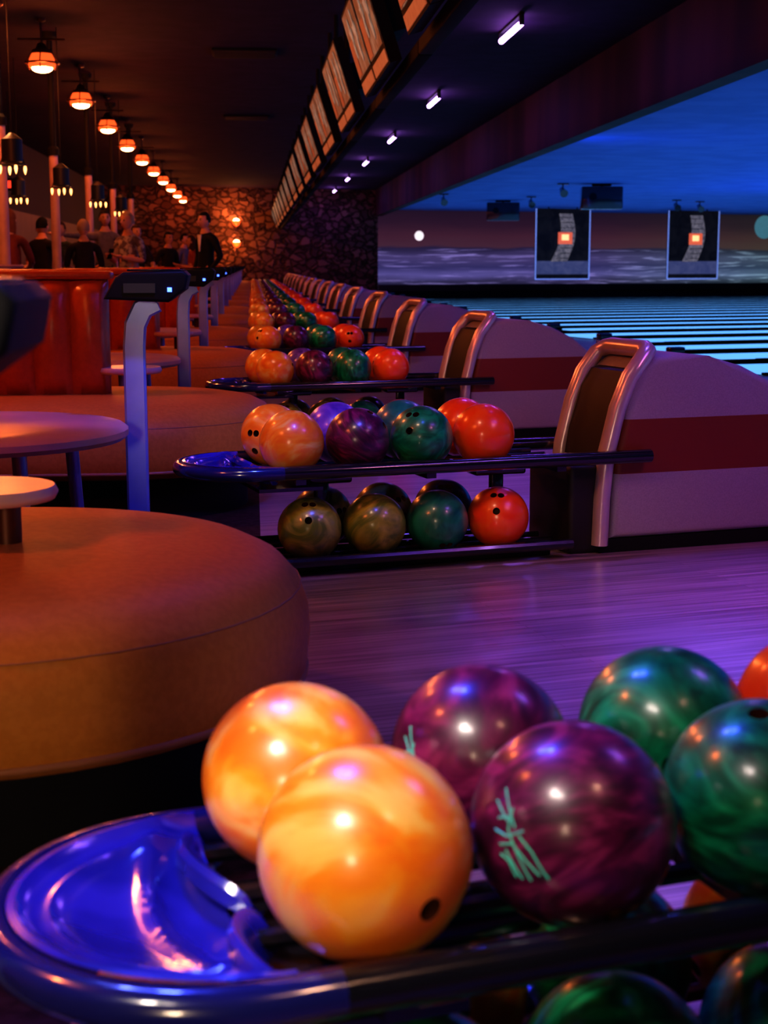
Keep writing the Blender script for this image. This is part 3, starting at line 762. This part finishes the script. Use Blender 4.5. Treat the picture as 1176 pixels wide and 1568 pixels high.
person('standing_woman',(-1.0,25.9,0),radians(-80),1.52,phone,redsh,jean,hbr,longhair=True)
person('standing_man',(-3.35,24.5,0),radians(30),1.70,down,redsh,jean,hbr)
person('standing_man',(-2.66,21.5,0),radians(-20),1.62,down,grn,jean,hbr)
person('standing_woman',(-1.68,22.3,0),radians(30),1.60,tabl,blk,jean,hbr,longhair=True)
person('standing_man',(-1.30,29.4,0),radians(60),1.62,down,grey,jean,hb)
person('standing_woman',(-3.1,18.9,0),radians(60),1.58,tabl,blk,jean,hb,longhair=True)

# ------------------------------------------------------------------ lights
def light(kind,name,loc,col,pw,size=.2,sy=None,target=None,spot=None,blend=.5):
    l=bpy.data.lights.new(name,kind); l.color=col; l.energy=pw
    if kind=='AREA':
        l.size=size
        if sy: l.shape='RECTANGLE'; l.size_y=sy
    else: l.shadow_soft_size=size
    if kind=='SPOT': l.spot_size=radians(spot); l.spot_blend=blend
    o=bpy.data.objects.new(name,l); scene.collection.objects.link(o); o.location=loc
    if target is not None: o.rotation_euler=(Vector(target)-Vector(loc)).to_track_quat('-Z','Y').to_euler()
    return o
for k in range(-4,10):
    y=18.8+4.16*k
    light('POINT','pendant_glow',(-2.48,y,3.22),(1,.18,.035),115 if k<-1 else (70 if k<3 else 45),.1)
for y in uvY:
    light('AREA','uv_wash',(3.2,y,ZC-.18),(.22,.08,1),24,.15,1.4,(3.4,y,0))
    light('POINT','uv_tube_glow',(3.2,y,ZC-.34),(.42,.10,1),9,.05)
light('AREA','lane_uplight',(XS+.5,26,2.6),(.03,.11,1),560,.3,54,(XS+8,26,3.6))
light('AREA','lane_wash',(13,30,ZB-.1),(.02,.15,1),300,1,50,(13,30,0))
light('AREA','lane_wash_up',(16,26,.5),(.03,.14,1),560,6,36,(16,26,3))
light('POINT','sconce_glow',(-.6,57.2,2.9),(1,.3,.08),95,.1)
light('POINT','sconce_glow',(-.6,57.2,1.7),(1,.3,.08),55,.1)
light('POINT','crowd_fill',(-2.6,15.6,2.9),(1,.36,.12),40,.1)  # warm fill lights added to brighten the people, no fixture
light('POINT','crowd_fill',(-1.9,20.9,2.9),(1,.32,.10),28,.1)
light('SPOT','key_spot',(-1.1,.1,2.7),(1,.84,.74),420,.22,None,(.02,1.52,.50),15,.9)
light('SPOT','key_spot',(-.8,-.3,2.8),(1,.80,.74),70,.15,None,(.45,1.6,.45),22,.9)
light('SPOT','seat_spot',(-1.2,-2.2,1.4),(1,.70,.46),230,.3,None,(-.45,2.5,.20),30,.8)
light('SPOT','warm_spot',(1.4,-.3,3.4),(1,.50,.30),60,.1,None,(.6,1.7,.3),40,.8)
for k in range(1,6):
    y=RY0+S*k
    light('SPOT','return_spot',(-.5,y-2.1,3.5),(1,.62,.40),80,.12,None,(.45,y+.1,.4),30,.8)
light('SPOT','pink_spot',(3.2,1.6,3.7),(1,.32,.60),120,.2,None,(1.9,5.3,.35),44,.8)
light('SPOT','pink_spot',(3.2,5.1,3.7),(1,.30,.58),110,.2,None,(1.75,8.8,.35),44,.8)
light('SPOT','blue_spot',(-.5,2.9,3.6),(.04,.06,1),380,.1,None,(-.10,1.48,.35),26,.7)
light('SPOT','blue_spot',(-.9,3.3,3.6),(.10,.14,1),150,.1,None,(.35,1.6,.35),38,.7)
light('SPOT','blue_spot',(.6,3.4,3.7),(.06,.10,1),420,.1,None,(-.25,5.4,.5),30,.7)
light('SPOT','violet_spot',(1.2,5.0,3.8),(.13,.14,1),2600,.25,None,(.80,3.15,0),34,1)
light('SPOT','violet_spot',(2.2,5.8,3.8),(.16,.10,1),900,.25,None,(1.9,3.6,0),48,1)
light('SPOT','violet_spot',(1.6,8.9,3.8),(.20,.11,1),900,.25,None,(1.1,6.9,0),46,.9)
light('SPOT','rose_spot',(3.2,3.0,3.8),(1,.13,.40),230,.25,None,(2.4,3.8,0),50,.9)
w=bpy.data.worlds.new('world'); w.use_nodes=True; w.node_tree.nodes['Background'].inputs[0].default_value=(.02,.01,.03,1); w.node_tree.nodes['Background'].inputs[1].default_value=.1
scene.world=w
# ------------------------------------------------------------------ camera
c=bpy.data.cameras.new('camera'); co=bpy.data.objects.new('camera',c); scene.collection.objects.link(co)
co.location=(0,0,EYE); co.rotation_euler=(radians(90-9.44),0,radians(-5.05))
c.sensor_fit='VERTICAL'; c.sensor_height=24; c.lens=34.71; c.clip_end=300; c.clip_start=.05
c.dof.use_dof=True; c.dof.focus_distance=5.0; c.dof.aperture_fstop=4.2
scene.camera=co
